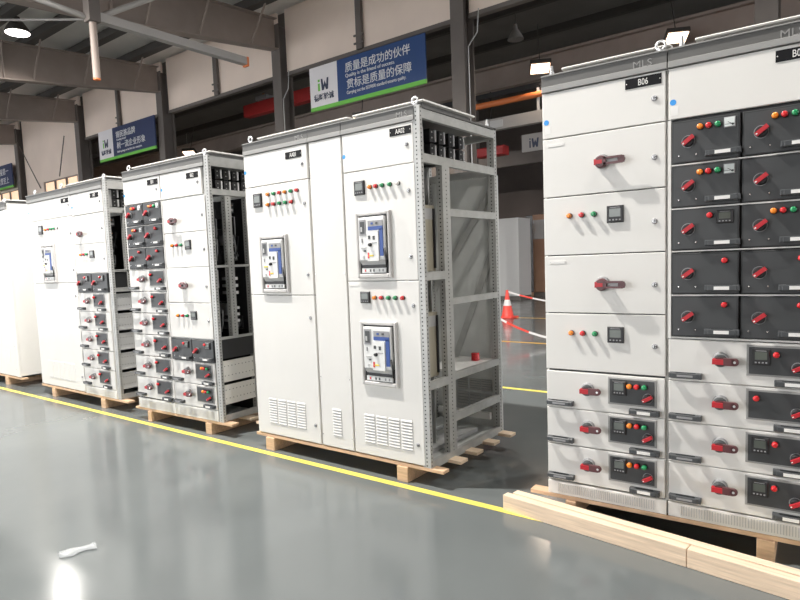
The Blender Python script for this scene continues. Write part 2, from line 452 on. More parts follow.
def body(parent, w, depth, left=True, right=True, back=True, z0=0.):
    b = MB(); t = .012
    if left: b.box(0, t, .022, depth, z0, H-.012, 'sheet')
    if right: b.box(w-t, w, .022, depth, z0, H-.012, 'white')
    obj('side_panel', b, parent) if (left or right) else None
    if back: obj('back_panel', MB().box(0, w, depth, depth+.012, z0, H, 'sheet'), parent)
    obj('base_frame', MB().box(.0, w, .022, depth, 0, .018, 'sheet'), parent)
    obj('inner_backing', MB().box(t, w-t-(0 if right else .05), .022, .026, .02, H-.02, 'black'), parent) 
def post(parent, u0, v0, s=.054, z0=.0, z1=H, dv=None, k='steel'):
    dv = dv or s; b = MB()
    b.holed((u0, v0, z0), (0,0,1), (1,0,0), z1-z0, s, k)
    b.holed((u0+s, v0, z0), (0,0,1), (0,1,0), z1-z0, dv, k)
    b.add([(u0,v0,z0),(u0,v0,z1),(u0,v0+dv,z1),(u0,v0+dv,z0)], [(0,1,2,3)], k)
    b.add([(u0,v0+dv,z0),(u0+s,v0+dv,z0),(u0+s,v0+dv,z1),(u0,v0+dv,z1)], [(0,1,2,3)], k)
    b.add([(u0,v0,z1),(u0+s,v0,z1),(u0+s,v0+dv,z1),(u0,v0+dv,z1)], [(0,1,2,3)], k)
    b.box(u0+.003, u0+s-.003, v0+.004, v0+dv-.003, z0+.002, z1-.004, 'black')  # black core paints the shade seen through the holes
    return obj('post', b, parent)
def rail(parent, u, v0, v1, zc, h=.052, t=.03, k='steel', name='cross_rail'):
    b = MB()
    b.box(u-t, u, v0, v1, zc-h/2, zc+h/2, k)
    b.box(u-.0015, u+.0015, v0, v1, zc+h/2-.005, zc+h/2+.002, k)
    return obj(name, b, parent)
def perforated_sheet(parent, u, v0, v1, z0, z1, name='drawer_side', n=9, rows=2, k='white', tilt=0):
    b = MB(); b.box(u-.004, u, v0, v1, z0, z1, k)
    b.box(u-.012, u+.006, v0, v1, z0-.012, z0+.004, k)
    b.box(u-.010, u+.002, v0, v1, z1-.004, z1+.006, k)
    for r in range(rows):
        for i in range(n):
            v = v0+(v1-v0)*(i+.6)/n; z = z0+(z1-z0)*(.25+.5*r/(max(1, rows-1)))
            b.box(u, u+.0012, v-.0035, v+.0035, z-.0035, z+.0035, 'black')
    return obj(name, b, parent)
def plinth(parent, w, z1=.075, n=44):
    b = MB().cbox(.002, w-.002, 0, .02, 0, z1-.003, 'white', .003)
    p = obj('plinth', b, parent)
    g = MB(); x0, x1 = .06, w-.06
    for i in range(n):
        u = x0+(x1-x0)*i/(n-1)
        g.box(u-.0018, u+.0018, -.0012, .0004, z1*.20, z1*.80, 'lgrey')
        g.box(u+.0025, u+.0042, -.0035, .0004, z1*.18, z1*.82, 'white')
    obj('vent_slots', g, p)

ORG = {'C': (-3.6321, 3.026, 0.), 'B': (-1.288, 3.0552, .0368), 'D': (-5.3479, 3.0194, .0292), 'E': (-7.5778, 3.0802, 0.), 'F': (-10.28, 3.11, 0.)}
ZB = .12
CABS = 'low voltage switchgear cabinets on pallets'
def cab(g, u0, label):
    x, y, a = ORG[g]
    e = empty('switchgear_cabinet', (x+u0*math.cos(a), y+u0*math.sin(a), ZB), a)
    return tag(e, label, 'cabinet', CABS)
def pallet(g, label, boards, blocks, u0=-.05, u1=1.7, deck_front=True, depth=1.0):
    x, y, a = ORG[g]; e = empty('wooden_pallet', (x, y, 0), a)
    tag(e, label, 'pallet', 'wooden pallets under the cabinets')
    for i, (v0, v1, a0, a1) in enumerate(boards):
        obj('deck_board', MB().box(a0, a1, v0, v1, ZB-.022, ZB-.001, 'wood' if i == 0 else 'woodl'), e, bevel=.002)
    for (ua, ub) in blocks:
        obj('runner', MB().box(ua, ub, -.012, depth-.02, .0, ZB-.0225, 'wood'), e, bevel=.003)
    return e

# ================================================================== lineup C (centre): three sections
D = .975
C1 = cab('C', 0, 'white cabinet with one circuit breaker and two rows of lights, left in the centre lineup')
header(C1, .68)
obj('lettering', text_mesh('MLS', .046, 'letter', .0008, sx=1.05), C1.children[0], (.60, -.0034, H-.052))
roof(C1, .68, D, (.08, .68), ((.035, .05),))
body(C1, .68, D)
d = door(C1, 0, .667, 1.875, 2.115, lz=(1.984,)); name_plate(d, .535, 2.055, 'AA01'); stickers(d, .016, 1.99)
d.children[2] if len(d.children) > 2 else None
d = door(C1, 0, .672, 1.072, 1.875, lz=(1.713, 1.217)); dev('digital_meter', d, .141, 1.773, w=.09, h=.10)
lights(d, (.26, .321, .381, .437, .499, .559), 1.807, 'ogrogr'); lights(d, (.254, .316, .376, .437, .499), 1.733, 'orggr')
dev('circuit_breaker', d, .291, 1.30)
d = door(C1, 0, .674, .006, 1.072, lz=(.913, .139))
for i in range(4): dev('vent_grille', d, .184+i*.101, .192)
C2 = cab('C', .68, 'narrow blank white cabinet with a single vent at the bottom, middle of the centre lineup')
header(C2, .302); roof(C2, .302, D, (.0, .302), ()); body(C2, .302, D)
d = door(C2, .004, .300, .006, 2.115, lock=False)
for z in (1.95, 1.22, .50, .09):
    for u in (.018, .286): dev('screw', d, u, z)
dev('vent_grille', d, .157, .188, w=.078)
C3 = cab('C', .984, 'white cabinet with two grey-framed circuit breakers and an open right side')
header(C3, .578); obj('lettering', text_mesh('MLS', .046, 'letter', .0008, sx=1.05), C3.children[0], (.49, -.0034, H-.052))
roof(C3, .616, D, (.04, .60), ((.555, .05),), ((.575, .92),))
w = .616
obj('side_panel', MB().box(0, .012, .022, D, 0, H-.012, 'sheet'), C3)
bp = MB().box(0, w, D, D+.012, 0, 1.87, 'sheet'); bp = obj('back_panel', bp, C3)
for (ua, ub) in ((.245, .335), (.35, .44), (.45, .54)):
    for (za, zb_) in ((.285, .375), (.155, .27)):
        b = MB().box(ua, ub, D-.003, D+.001, za, zb_, 'lgrey')
        n = 5
        for i in range(n):
            z = za+(zb_-za)*i/n
            b.add([(ua, D-.003, z), (ub, D-.003, z), (ub, D-.014, z+(zb_-za)/n*.8), (ua, D-.014, z+(zb_-za)/n*.8)], [(0,1,2,3), (3,2,1,0)], 'label')
        obj('louvre', b, bp)
obj('shade_band', MB().beam((.02, D-.012, 1.0), (.60, D-.012, 1.80), .004, .05, 'steel'), C3)  # these two strips model diagonal shadow bands on the back panel
obj('shade_band', MB().beam((.20, D-.012, .45), (.60, D-.012, 1.40), .004, .05, 'steel'), C3)
obj('base_frame', MB().box(.012, w-.05, .022, D, 0, .018, 'sheet').box(.3, .5, .10, .8, .019, .05, 'lgrey').box(.12, .26, .3, .9, .019, .06, 'sheet'), C3)
obj('inner_backing', MB().box(.012, w-.06, .022, .03, .02, H-.02, 'sheet'), C3)
for (u, v, s, dv) in ((w-.055, .003, .055, .028), (w-.055, .935, .055, .038), (.012, .935, .05, .038)): post(C3, u, v, s, .0, H, dv)
post(C3, w-.045, .235, .045, .03, 1.87, .088)
post(C3, .012, .235, .045, .03, 1.87, .05)
rail(C3, w, .031, .935, 2.153); rail(C3, w, .031, .935, 1.894, .05); rail(C3, w, .031, .935, .012, .05)
rail(C3, w, .323, .935, 1.580, .045); rail(C3, w, .323, .935, 1.013, .04); rail(C3, w, .323, .935, .523, .046); rail(C3, w, .323, .935, .252, .054)
rail(C3, w, .031, .235, 1.187, .05); rail(C3, w, .031, .235, .511, .05)
obj('cross_rail', MB().box(.05, w-.05, .945, .970, 2.12, 2.17, 'steel'), C3)
obj('cross_rail', MB().box(.05, w-.05, .945, .970, 1.87, 1.92, 'steel'), C3)
obj('partition', MB().box(.012, .45, .325, .333, .02, 1.87, 'sheet'), C3)
for (z0, z1) in ((1.213, 1.632), (.530, .947)):
    b = MB().cbox(.10, w-.10, .034, .285, z0, z1, 'beige', .004)
    b.box(w-.10, w-.098, .05, .28, z1-.09, z1-.02, 'lgrey')
    obj('breaker_housing', b, C3)
    obj('housing_trim', MB().box(w-.099, w-.094, .262, .284, z0+.02, z1-.02, 'black'), C3)
obj('terminal_block', MB().box(.30, w-.12, .05, .22, 1.66, 1.80, 'dark').box(w-.14, w-.10, .07, .12, 1.70, 1.78, 'lgrey').cyl((w-.11, .15, 1.66), (w-.11, .15, 1.82), .012, 'cable'), C3)
obj('terminal_block', MB().box(.30, w-.12, .05, .22, .975, 1.12, 'dark').box(w-.16, w-.11, .06, .20, 1.03, 1.06, 'black'), C3)
obj('terminal_block', MB().box(.30, w-.16, .05, .20, .22, .42, 'lgrey').box(w-.18, w-.14, .09, .16, .15, .40, 'cable'), C3)
def busbars(parent, w, vs, z0=1.94, z1=2.115):
    for v in vs:
        b = MB().box(.08, w-.10, v, v+.05, z0, (z0+z1)/2-.004, 'black').box(.08, w-.10, v, v+.05, (z0+z1)/2+.004, z1, 'black')
        for zz in (z0+.02, z0+.055, z1-.055, z1-.02): b.box(w-.10, w-.097, v+.018, v+.028, zz-.004, zz+.004, 'lgrey')
        obj('busbar_support', b, parent)
        b = MB()
        for za, zb_ in ((z0+.008, (z0+z1)/2-.010), ((z0+z1)/2+.010, z1-.004)): b.box(.03, w-.095, v+.053, v+.068, za, zb_, 'alu')
        obj('busbar', b, parent)
obj('cap', MB().lathe((.50, .80, .548), (0,0,1), [(0, .03), (.05, .03), (.055, .026)], 'ired', 14), C3)
obj('shelf_plate', MB().box(.30, .585, .40, .93, .530, .546, 'label'), C3)
obj('perforated_bar', MB().holed((.10, .90, .09), (1,0,0), (0,0,1), .45, .05, 'label', .03, .012).box(.10, .55, .902, .93, .09, .14, 'label'), C3)
busbars(C3, w, (.262, .370, .490, .620))
obj('busbar_bracket', MB().box(w-.16, w-.12, .06, .22, 1.93, 2.12, 'lgrey').box(w-.12, w-.115, .08, .20, 2.0, 2.08, 'mgrey'), C3)
# clear inspection sheet across the rear compartment with red warning patch
d = door(C3, .004, .570, 1.87, 2.115, lz=(1.983,)); name_plate(d, .476, 2.068, 'AA02'); stickers(d, .018, 1.975)
d = door(C3, .004, .573, 1.165, 1.87, lz=(1.709, 1.311)); dev('digital_meter', d, .141, 1.762, w=.085, h=.09)
lights(d, (.229, .277, .327, .386, .448), 1.76, 'orggc'); dev('circuit_breaker', d, .243, 1.395, w=.278, strips=False)
d = door(C3, .004, .578, .006, 1.165, lz=(1.011, .136)); dev('digital_meter', d, .152, 1.06, w=.078, h=.075)
lights(d, (.232, .287, .343, .398, .454), 1.058, 'orggr'); dev('circuit_breaker', d, .254, .695, w=.295, strips=False)
dev('tag_strip', d, .06, 1.14)
for i in range(4): dev('vent_grille', d, .144+i*.101, .187)
pallet('C', 'pine pallet with board ends sticking out under the centre lineup of cabinets',
       [(.002, .07, -.03, 1.690), (.21, .30, -.28, 1.69), (.42, .51, -.05, 1.69), (.665, .75, -.05, 1.69), (.90, .985, -.05, 1.70)], [(.09, .183), (1.345, 1.43)])

# ================================================================== lineup B (right): two sections
wB = .597
B1 = cab('B', 0, 'white cabinet marked B06 with two large red rotary handles and three drawers at its foot')
header(B1, wB); obj('lettering', text_mesh('MLS', .046, 'letter', .0008, sx=1.1), B1.children[0], (.49, -.0034, H-.054))
roof(B1, wB, D, (.08, wB), ((.560, .05),), ((.035, .06),)); body(B1, wB, D)
d = door(B1, 0, .592, 1.882, 2.115, lz=(1.994,)); name_plate(d, .493, 2.080, 'B06'); stickers(d, .024, 1.966)
d = door(B1, 0, .592, 1.582, 1.882, lz=(1.725,)); dev('rotary_handle', d, .303, 1.731); dev('tag_strip', d, .072, 1.848)
d = door(B1, 0, .592, 1.282, 1.582, lz=(1.427,)); lights(d, (.139, .201, .262), 1.482, 'org'); dev('digital_meter', d, .364, 1.474, w=.078, h=.083)
d = door(B1, 0, .592, .982, 1.282, lz=(1.127,)); dev('rotary_handle', d, .301, 1.130); dev('tag_strip', d, .072, 1.248)
d = door(B1, 0, .592, .682, .982, lz=(.828,)); lights(d, (.141, .200, .261), .880, 'org'); dev('digital_meter', d, .362, .878, w=.078, h=.08)
for i in range(3): module(B1, 0, .477-i*.2+(.002 if i else 0), 'org', True)
plinth(B1, wB)
B2 = cab('B', .6, 'white cabinet with ten dark grey drawers over four white drawers, right of the B06 cabinet')
header(B2, wB); obj('lettering', text_mesh('MLS', .046, 'letter', .0008, sx=1.1), B2.children[0], (.47, -.0034, H-.054))
roof(B2, wB, D, (.10, wB), (), ((.05, .05),)); body(B2, wB, D)
d = door(B2, 0, .592, 1.882, 2.115, lock=False); name_plate(d, .494, 2.075, 'B07'); stickers(d, .022, 1.960)
obj('drawer_frame', MB().box(0, .014, -.001, .021, .872, 1.88, 'white').box(.576, .592, -.001, .021, .872, 1.88, 'white')
    .box(.014, .576, .0, .021, .872, .880, 'white').box(.014, .576, -.002, .021, 1.672, 1.678, 'white').box(.014, .576, -.002, .021, 1.473, 1.479, 'white')
    .box(.014, .576, -.002, .021, 1.277, 1.283, 'white').box(.014, .576, -.002, .021, 1.073, 1.079, 'white'), B2)
rows = [1.680, 1.480, 1.284, 1.080, .881]
cfg = [(('org', 'a'), ('org', 'a')), (('org', 'a'), ('', None)), (('r', 'd'), ('org', None)), (('r', None), ('r', None)), (('r', None), ('r', None))]
for z, (l, r_) in zip(rows, cfg):
    for u, (cc, mt) in ((.016, l), (.297, r_)):
        if cc == 'r' and mt == 'd': lu = (.155,)
        elif cc == 'r': lu = (.215,)
        else: lu = (.115, .149, .185)
        dark_drawer(B2, u, z, cols=cc, meter=mt, lu=lu)
for i, (cc, mt) in enumerate((('r', True), ('r', False), ('r', True), ('r', True))): module(B2, 0, .670-i*.198, cc, mt)
plinth(B2, wB)
pallet('B', 'pine pallet under the two cabinets on the right, long timbers lying in front of it',
       [(.0, .075, -.10, 1.3), (.22, .31, -.06, 1.3), (.45, .54, -.06, 1.3), (.68, .77, -.06, 1.3), (.90, .985, -.06, 1.3)], [(.10, .155), (.97, 1.04)])

# ================================================================== lineup D (second from centre)
DD = 1.0
D1 = cab('D', 0, 'narrow white cabinet with six dark drawers above six white ones, left of the wiring-filled cabinet')
header(D1, .585); roof(D1, .585, DD, (.04, .585), ((.035, .05),)); body(D1, .585, DD)
d = door(D1, .0, .573, 1.895, 2.115, lz=(2.0,)); name_plate(d, .470, 2.065, 'B01'); stickers(d, .016, 1.985)
obj('drawer_frame', MB().box(0, .014, -.001, .021, 1.30, 1.893, 'white').box(.574, .585, -.001, .021, .10, 1.893, 'white')
    .box(.014, .574, -.001, .021, 1.694, 1.699, 'white').box(.014, .574, -.001, .021, 1.497, 1.502, 'white').box(.014, .574, -.001, .021, 1.300, 1.304, 'white'), D1)
for z, ((c1, m1), (c2, m2)) in zip((1.701, 1.504, 1.306), ((('or', 'a'), ('org', 'a')), (('or', 'a'), ('  r', None)), (('  r', None), ('  r', None)))):
    dark_drawer(D1, .018, z, w=.276, h=.188, cols=c1, meter=m1); dark_drawer(D1, .297, z, w=.274, h=.188, cols=c2, meter=m2)
for i in range(6): module(D1, 0, 1.102-i*.1995, 'r', False, w=.572, h=.196)
plinth(D1, .585, .095, 30)
wD = 1.237-.587
D2 = cab('D', .587, 'white cabinet with its open right side packed with wiring, beside the centre lineup')
header(D2, .597); roof(D2, wD, DD, (.0, .60), ((.56, .05),))
obj('side_panel', MB().box(0, .012, .022, DD, 0, H-.012, 'sheet'), D2)
obj('back_panel', MB().box(0, wD, DD, DD+.012, 0, H, 'sheet'), D2)
obj('base_frame', MB().box(.012, wD-.05, .022, DD, 0, .018, 'sheet'), D2)
obj('inner_backing', MB().box(.012, wD-.06, .022, .03, .02, H-.02, 'sheet'), D2)
obj('partition', MB().box(.012, wD-.055, .40, .408, .02, 1.88, 'black'), D2)
post(D2, wD-.052, .003, .052, 0, H, .03); post(D2, wD-.052, .945, .052, 0, H, .05)
post(D2, wD-.05, .155, .05, .70, 1.88, .06); post(D2, wD-.05, .375, .05, .02, 1.88, .03)
for zc, hh in ((2.153, .075), (1.908, .045), (.702, .02), (1.30, .018), (.03, .05)): rail(D2, wD, .033, .945, zc, hh)
busbars(D2, wD, (.15, .24, .33, .43))
obj('busbar_bracket', MB().box(w-.14, w-.09, .05, .12, 1.94, 2.11, 'mgrey'), D2)
def wiring(parent, w, v0, v1, z0, z1, seed, n=6):
    rnd = random.Random(seed)
    obj('equipment_rack', MB().box(.05, w-.26, v0, v1, z0+.01, z1-.01, 'black'), parent)
    for i in range(n):
        v = rnd.uniform(v0+.01, v1-.07); z = z0+(z1-z0)*(i+.5)/n; h = (z1-z0)/n*.62; ww = rnd.uniform(.04, .07)
        k = rnd.choice(['dark', 'black', 'mgrey', 'dark'])
        b = MB().cbox(w-.26, w-.13, v, v+ww, z-h/2, z+h/2, k, .004)
        for j in range(3): b.lathe((w-.13, v+ww*(.25+.25*j), z+h*.25), (1,0,0), [(0, .006), (.004, .005)], rnd.choice(['alu', 'copper', 'lgrey']), 8)
        b.box(w-.13, w-.128, v+.008, v+ww-.008, z-h*.35, z-h*.1, rnd.choice(['lgrey', 'mgrey', 'label']))
        obj('contactor', b, parent)
    for i in range(n+2):
        za = rnd.uniform(z0+.08, z1-.02); zb_ = max(z0+.02, za-rnd.uniform(.1, .25)); va = rnd.uniform(v0+.02, v1-.02); vb = rnd.uniform(v0+.02, v1-.02)
        x = w-.10+rnd.uniform(-.02, .02)
        pts = [(x-.05, va, za), (x, va+.01, za-.01), (x+.01, (va+vb)/2, (za+zb_)/2-.03), (x, vb, zb_), (x-.05, vb, zb_)]
        obj('cable', MB().tube(pts, .005, rnd.choice(['cable', 'cable', 'cable', 'mgrey', 'mgrey']), 6), parent)
wiring(D2, wD, .04, .15, 1.32, 1.87, 1, 5); wiring(D2, wD, .22, .37, 1.32, 1.87, 2, 4)
wiring(D2, wD, .04, .15, .73, 1.10, 3, 3); wiring(D2, wD, .22, .37, .73, 1.00, 4, 2)
obj('mounting_plate', MB().box(wD-.14, wD-.135, .05, .15, 1.12, 1.27, 'lgrey'), D2)
for i in range(3):
    obj('busbar', MB().box(wD-.20, wD-.05, .235, .285, 1.06+i*.06, 1.085+i*.06, 'alu'), D2)
    obj('busbar', MB().box(wD-.20, wD-.05, .235, .285, .82+i*.055, .842+i*.055, 'alu'), D2)
obj('side_cover', MB().box(wD-.03, wD-.006, .03, .40, .53, .690, 'black'), D2)
perforated_sheet(D2, wD-.012, .034, .375, .345, .505); perforated_sheet(D2, wD-.012, .034, .375, .155, .300)
d = door(D2, -.008, .560, 1.895, 2.115, lz=(2.0,)); name_plate(d, .445, 2.06, 'B02'); stickers(d, .012, 1.98)
d = door(D2, 0, .590, 1.600, 1.885, lz=(1.73,)); dev('rotary_handle', d, .150, 1.700, arm=.10); dev('tag_strip', d, .055, 1.86)
d = door(D2, 0, .590, 1.302, 1.600, lz=(1.45,)); lights(d, (.12, .182, .242), 1.495, 'org'); dev('digital_meter', d, .335, 1.493, w=.078, h=.08)
d = door(D2, 0, .590, 1.000, 1.302, lz=(1.14,)); dev('rotary_handle', d, .245, 1.150, arm=.10)
d = door(D2, 0, .590, .695, 1.000, lz=(.85,)); lights(d, (.135, .203, .265), .890, 'org'); dev('digital_meter', d, .353, .895, w=.078, h=.075)
dark_drawer(D2, .010, .497, w=.284, h=.19, cols='  r', meter='d'); dark_drawer(D2, .298, .497, w=.284, h=.19, cols='  r', meter='d')
for i in range(2): module(D2, 0, .298-i*.1985, 'org', False, w=.585, h=.196)
plinth(D2, .59, .095, 30)
pallet('D', 'pine pallet under the drawer cabinets left of the centre lineup', [(.0, .075, -.06, 1.34), (.22, .31, -.04, 1.33), (.45, .54, -.04, 1.33), (.68, .77, -.04, 1.33), (.90, .985, -.04, 1.33)], [(.155, .21), (1.01, 1.09)])

# ================================================================== lineup E (further left)
E1 = cab('E', 0, 'wide white cabinet with one narrow grey-framed circuit breaker near the left end of the row')
header(E1, 1.066); roof(E1, 1.066, DD, (.80, 1.066), ((.12, .05), (.80, .04))); body(E1, 1.066, DD)
d = door(E1, .0, 1.062, 1.900, 2.115, lz=(2.02,)); name_plate(d, .935, 2.070, 'A01', w=.17); stickers(d, .04, 2.0)
d = door(E1, .0, 1.062, 1.192, 1.900, lz=(1.72, 1.33)); dev('digital_meter', d, .313, 1.793, w=.10, h=.10)
lights(d, (.439, .509, .579, .649, .719), 1.79, 'orggc'); dev('circuit_breaker', d, .468, 1.41, w=.31, h=.43, strips=True)
d = door(E1, .0, 1.062, .010, 1.192, lz=(1.05, .17))
for i in range(5): dev('ribbed_vent', d, .285+i*.128, .20, w=.118, h=.205)
wE = 1.79-1.07
E2 = cab('E', 1.07, 'white cabinet with five drawers and an open side of bare shelves, near the left end')
header(E2, .66); roof(E2, wE, DD, (.0, .62), ((.62, .05),))
obj('side_panel', MB().box(0, .012, .022, DD, 0, H-.012, 'sheet'), E2)
obj('back_panel', MB().box(0, wE, DD, DD+.012, 0, H, 'sheet'), E2)
obj('base_frame', MB().box(.012, wE-.05, .022, DD, 0, .018, 'sheet'), E2)
obj('inner_backing', MB().box(.012, wE-.07, .022, .03, .02, H-.02, 'sheet'), E2)
obj('partition', MB().box(.012, wE-.055, .30, .308, .02, 1.88, 'black'), E2)
post(E2, wE-.055, .003, .055, 0, H, .03); post(E2, wE-.05, .945, .05, 0, H, .05); post(E2, wE-.05, .165, .05, 1.12, 1.90, .03)
for zc, hh in ((2.153, .085), (1.90, .05), (1.30, .02), (1.11, .04), (.03, .05)): rail(E2, wE, .033, .945, zc, hh)
busbars(E2, wE, (.12, .21))
obj('busbar_bracket', MB().box(wE-.14, wE-.09, .05, .11, 1.94, 2.11, 'lgrey'), E2)
wiring(E2, wE, .04, .16, 1.32, 1.86, 8, 4)
obj('side_cover', MB().box(wE-.03, wE-.006, .03, .30, 1.135, 1.285, 'black'), E2)
for i in range(5): perforated_sheet(E2, wE-.012, .034, .30, .915-i*.2, 1.065-i*.2, k='lgrey')
d = door(E2, 0, .650, 1.890, 2.115, lz=(2.0,)); name_plate(d, .50, 2.065, 'A02', w=.17); stickers(d, .02, 1.98)
d = door(E2, 0, .655, 1.588, 1.885, lz=(1.73,)); dev('rotary_handle', d, .171, 1.695, arm=.10); dev('tag_strip', d, .06, 1.86)
d = door(E2, 0, .655, 1.285, 1.588, lz=(1.43,)); lights(d, (.137, .205, .266), 1.482, 'org'); dev('digital_meter', d, .372, 1.479, w=.088, h=.076)
dark_drawer(E2, .010, 1.088, w=.305, h=.192, cols='  r', meter='d'); dark_drawer(E2, .325, 1.088, w=.31, h=.192, cols='  r', meter='d')
for i in range(5): module(E2, .0, .888-i*.1995, 'r', False, w=.64, h=.197)
plinth(E2, .65, .088, 30)
pallet('E', 'pine pallet under the lineup with the wide breaker cabinet', [(.0, .075, -.02, 1.92), (.22, .31, -.02, 1.88), (.45, .54, -.02, 1.88), (.68, .77, -.02, 1.88), (.90, .985, -.02, 1.88)], [(.27, .35), (1.40, 1.49)])

# ================================================================== lineup F (far left, closed side)
F1 = cab('F', 1.0, 'white cabinet with a closed plain side panel, at the left edge of the row')
wF = 1.0
header(F1, wF); roof(F1, wF, DD, (.1, .9), ((.2, .06), (.88, .05), (.7, .1)))
body(F1, wF, DD)
d = door(F1, 0, .93, .01, 2.2-.088, lock=False)
for z in (2.0, 1.6, 1.2, .8, .4, .1): dev('screw', d, .915, z)
dev('vent_grille', d, .70, .25, w=.12, back='white')
obj('door_strip', MB().cbox(.935, 1.0, -.002, .02, .01, 2.112, 'white', .003), F1)
F0 = cab('F', 0, 'blank white cabinet cut off by the left edge of the photo')
header(F0, .995); roof(F0, .995, DD, (.1, .9), ((.8, .05),)); body(F0, .995, DD)
d = door(F0, 0, .99, .01, 2.112)
pallet('F', 'pine pallet under the cabinets at the left edge', [(.0, .075, -.02, 2.06), (.45, .54, -.02, 2.06), (.90, .985, -.02, 2.06)], [(.2, .28), (1.55, 1.64)])

# ------------------------------------------------------------------ timbers and scrap on the floor
def timber(p0, p1, wd, ht, label, bev=.004):
    p0, p1 = Vector(p0), Vector(p1); L = (p1-p0).length; a = math.atan2(p1.y-p0.y, p1.x-p0.x)
    o = obj('timber_beam', MB().box(0, L, -wd/2, wd/2, 0, ht, 'woodl'), None, (p0.x, p0.y, 0), bevel=bev, rot=(0,0,a))
    return tag(o, label, 'timber', 'loose timbers in front of the right cabinets')
ang = math.radians(-7.6); e = Vector((math.cos(ang), math.sin(ang), 0)); nrm = Vector((-e.y, e.x, 0))
q0 = Vector((-1.51, 2.985, 0))
timber(q0, q0+e*.965, .05, .088, 'short pale pine timber at the outer end of the pair, nearest the yellow line')
timber(q0+e*.967, q0+e*3.0, .05, .088, 'long pale pine timber butted against the end of the short outer one')
timber(q0+nrm*.054+e*.03, q0+nrm*.054+e*3.0, .05, .092, 'long pale pine timber lying against the pallet side of the pair')
# torn film scrap
rnd = random.Random(3); b = MB(); vs = []; fs = []; n = 9
for i in range(n):
    t = i/(n-1); c = Vector((-3.11, 1.27, 0))*(1-t)+Vector((-3.05, 1.43, 0))*t
    wd = .030+.014*math.sin(t*7)+rnd.uniform(0, .01)
    for s in (-1, 0, 1):
        vs.append((c.x+s*wd, c.y-s*wd*.4, .003+(.012 if s == 0 else 0)+rnd.uniform(0, .008)))
for i in range(n-1):
    for j in range(2): fs.append((i*3+j, i*3+j+1, (i+1)*3+j+1, (i+1)*3+j))
o = obj('plastic_scrap', b.add(vs, fs, 'film', True)); s_ = o.modifiers.new('solid', 'SOLIDIFY'); s_.thickness = .001
tag(o, 'crumpled strip of clear plastic film lying on the bare grey floor', 'scrap')

# ------------------------------------------------------------------ cone, tape, goods in the next bay
cn = empty('traffic_cone', (-6.24, 12.66, 0)); tag(cn, 'orange traffic cone with one white band, standing in the gap between cabinets', 'cone')
obj('base', MB().box(-.19, .19, -.19, .19, 0, .035, 'cone'), cn, bevel=.01)
obj('body', MB().lathe((0,0,.035), (0,0,1), [(0, .145), (.02, .135), (.25, .092)], 'cone', 20).lathe((0,0,.42), (0,0,1), [(0, .06), (.19, .032), (.22, .030)], 'cone', 20), cn)
obj('white_band', MB().lathe((0,0,.285), (0,0,1), [(0, .092), (.135, .06)], 'conew', 20), cn)
def tape(pts, label):
    e = MB(); pts = [Vector(p) for p in pts]; n = 28
    P = []
    for i in range(n+1):
        t = i/n; P.append(pts[0]*(1-t)**2+pts[1]*2*t*(1-t)+pts[2]*t*t)
    for i in range(n):
        k = 'cone' if (i//2) % 3 == 1 else 'conew'
        e.beam(P[i], P[i+1], .005, .034, k)
    return tag(obj('barrier_tape', e), label, 'tape', 'red and white barrier tapes')
tape([(-6.24, 12.66, .61), (-4.2, 12.8, -.05), (-1.5, 13.2, .75)], 'red and white barrier tape running right from the top of the cone')
tape([(-6.0, 9.0, 1.49), (-3.3, 9.0, -1.35), (-.6, 9.0, 1.49)], 'red and white barrier tape sagging low across the floor in front of the cone')
g = empty('storage_cabinet', (-9.35, 17.9, 0)); tag(g, 'tall plain grey cabinet standing behind the traffic cone', 'cabinet')
obj('body', MB().cbox(0, .96, 0, .9, .12, 2.62, 'lgrey', .01), g); obj('base_board', MB().box(0, .96, .05, .9, .0, .118, 'beamd'), g)
g = empty('wrapped_crate', (-9.1, 20.0, 0)); tag(g, 'tall crate in dark shiny wrap beside the grey cabinet', 'crate')
obj('body', MB().cbox(0, .38, 0, .9, .12, 2.80, 'wrap', .02), g); obj('base_board', MB().box(0, .38, 0, .9, 0, .118, 'wood'), g)
g = empty('carton_stack', (-8.66, 19.6, 0)); tag(g, 'tall brown wrapped carton behind the barrier tape', 'carton')
obj('body', MB().cbox(0, 1.5, 0, 1., .14, 2.78, 'carton', .02), g); obj('base_board', MB().box(0, 1.5, 0, 1., 0, .138, 'beamd'), g)
obj('wrapping_film', MB().box(.02, 1.48, -.012, -.002, 1.95, 2.6, 'film'), g)

# ------------------------------------------------------------------ the hall
Y1 = 12.7
struct('floor', MB().box(-60, 30, -12, 45, -.1, 0, 'floor'))
def line(n, x0, x1, y, w, k):
    struct('trim_%d' % n, MB().box(x0, x1, y-w/2, y+w/2, .0005, .0022, k))
line(1, -45, .3, 2.955, .052, 'lineyel'); line(2, -30, 20, 5.85, .06, 'lineyel'); line(3, -30, 20, 9.10, .08, 'lineora'); line(4, -30, 20, 12.75, .08, 'lineora')
def roofz(y): return 8.47+.075*(y-Y1)
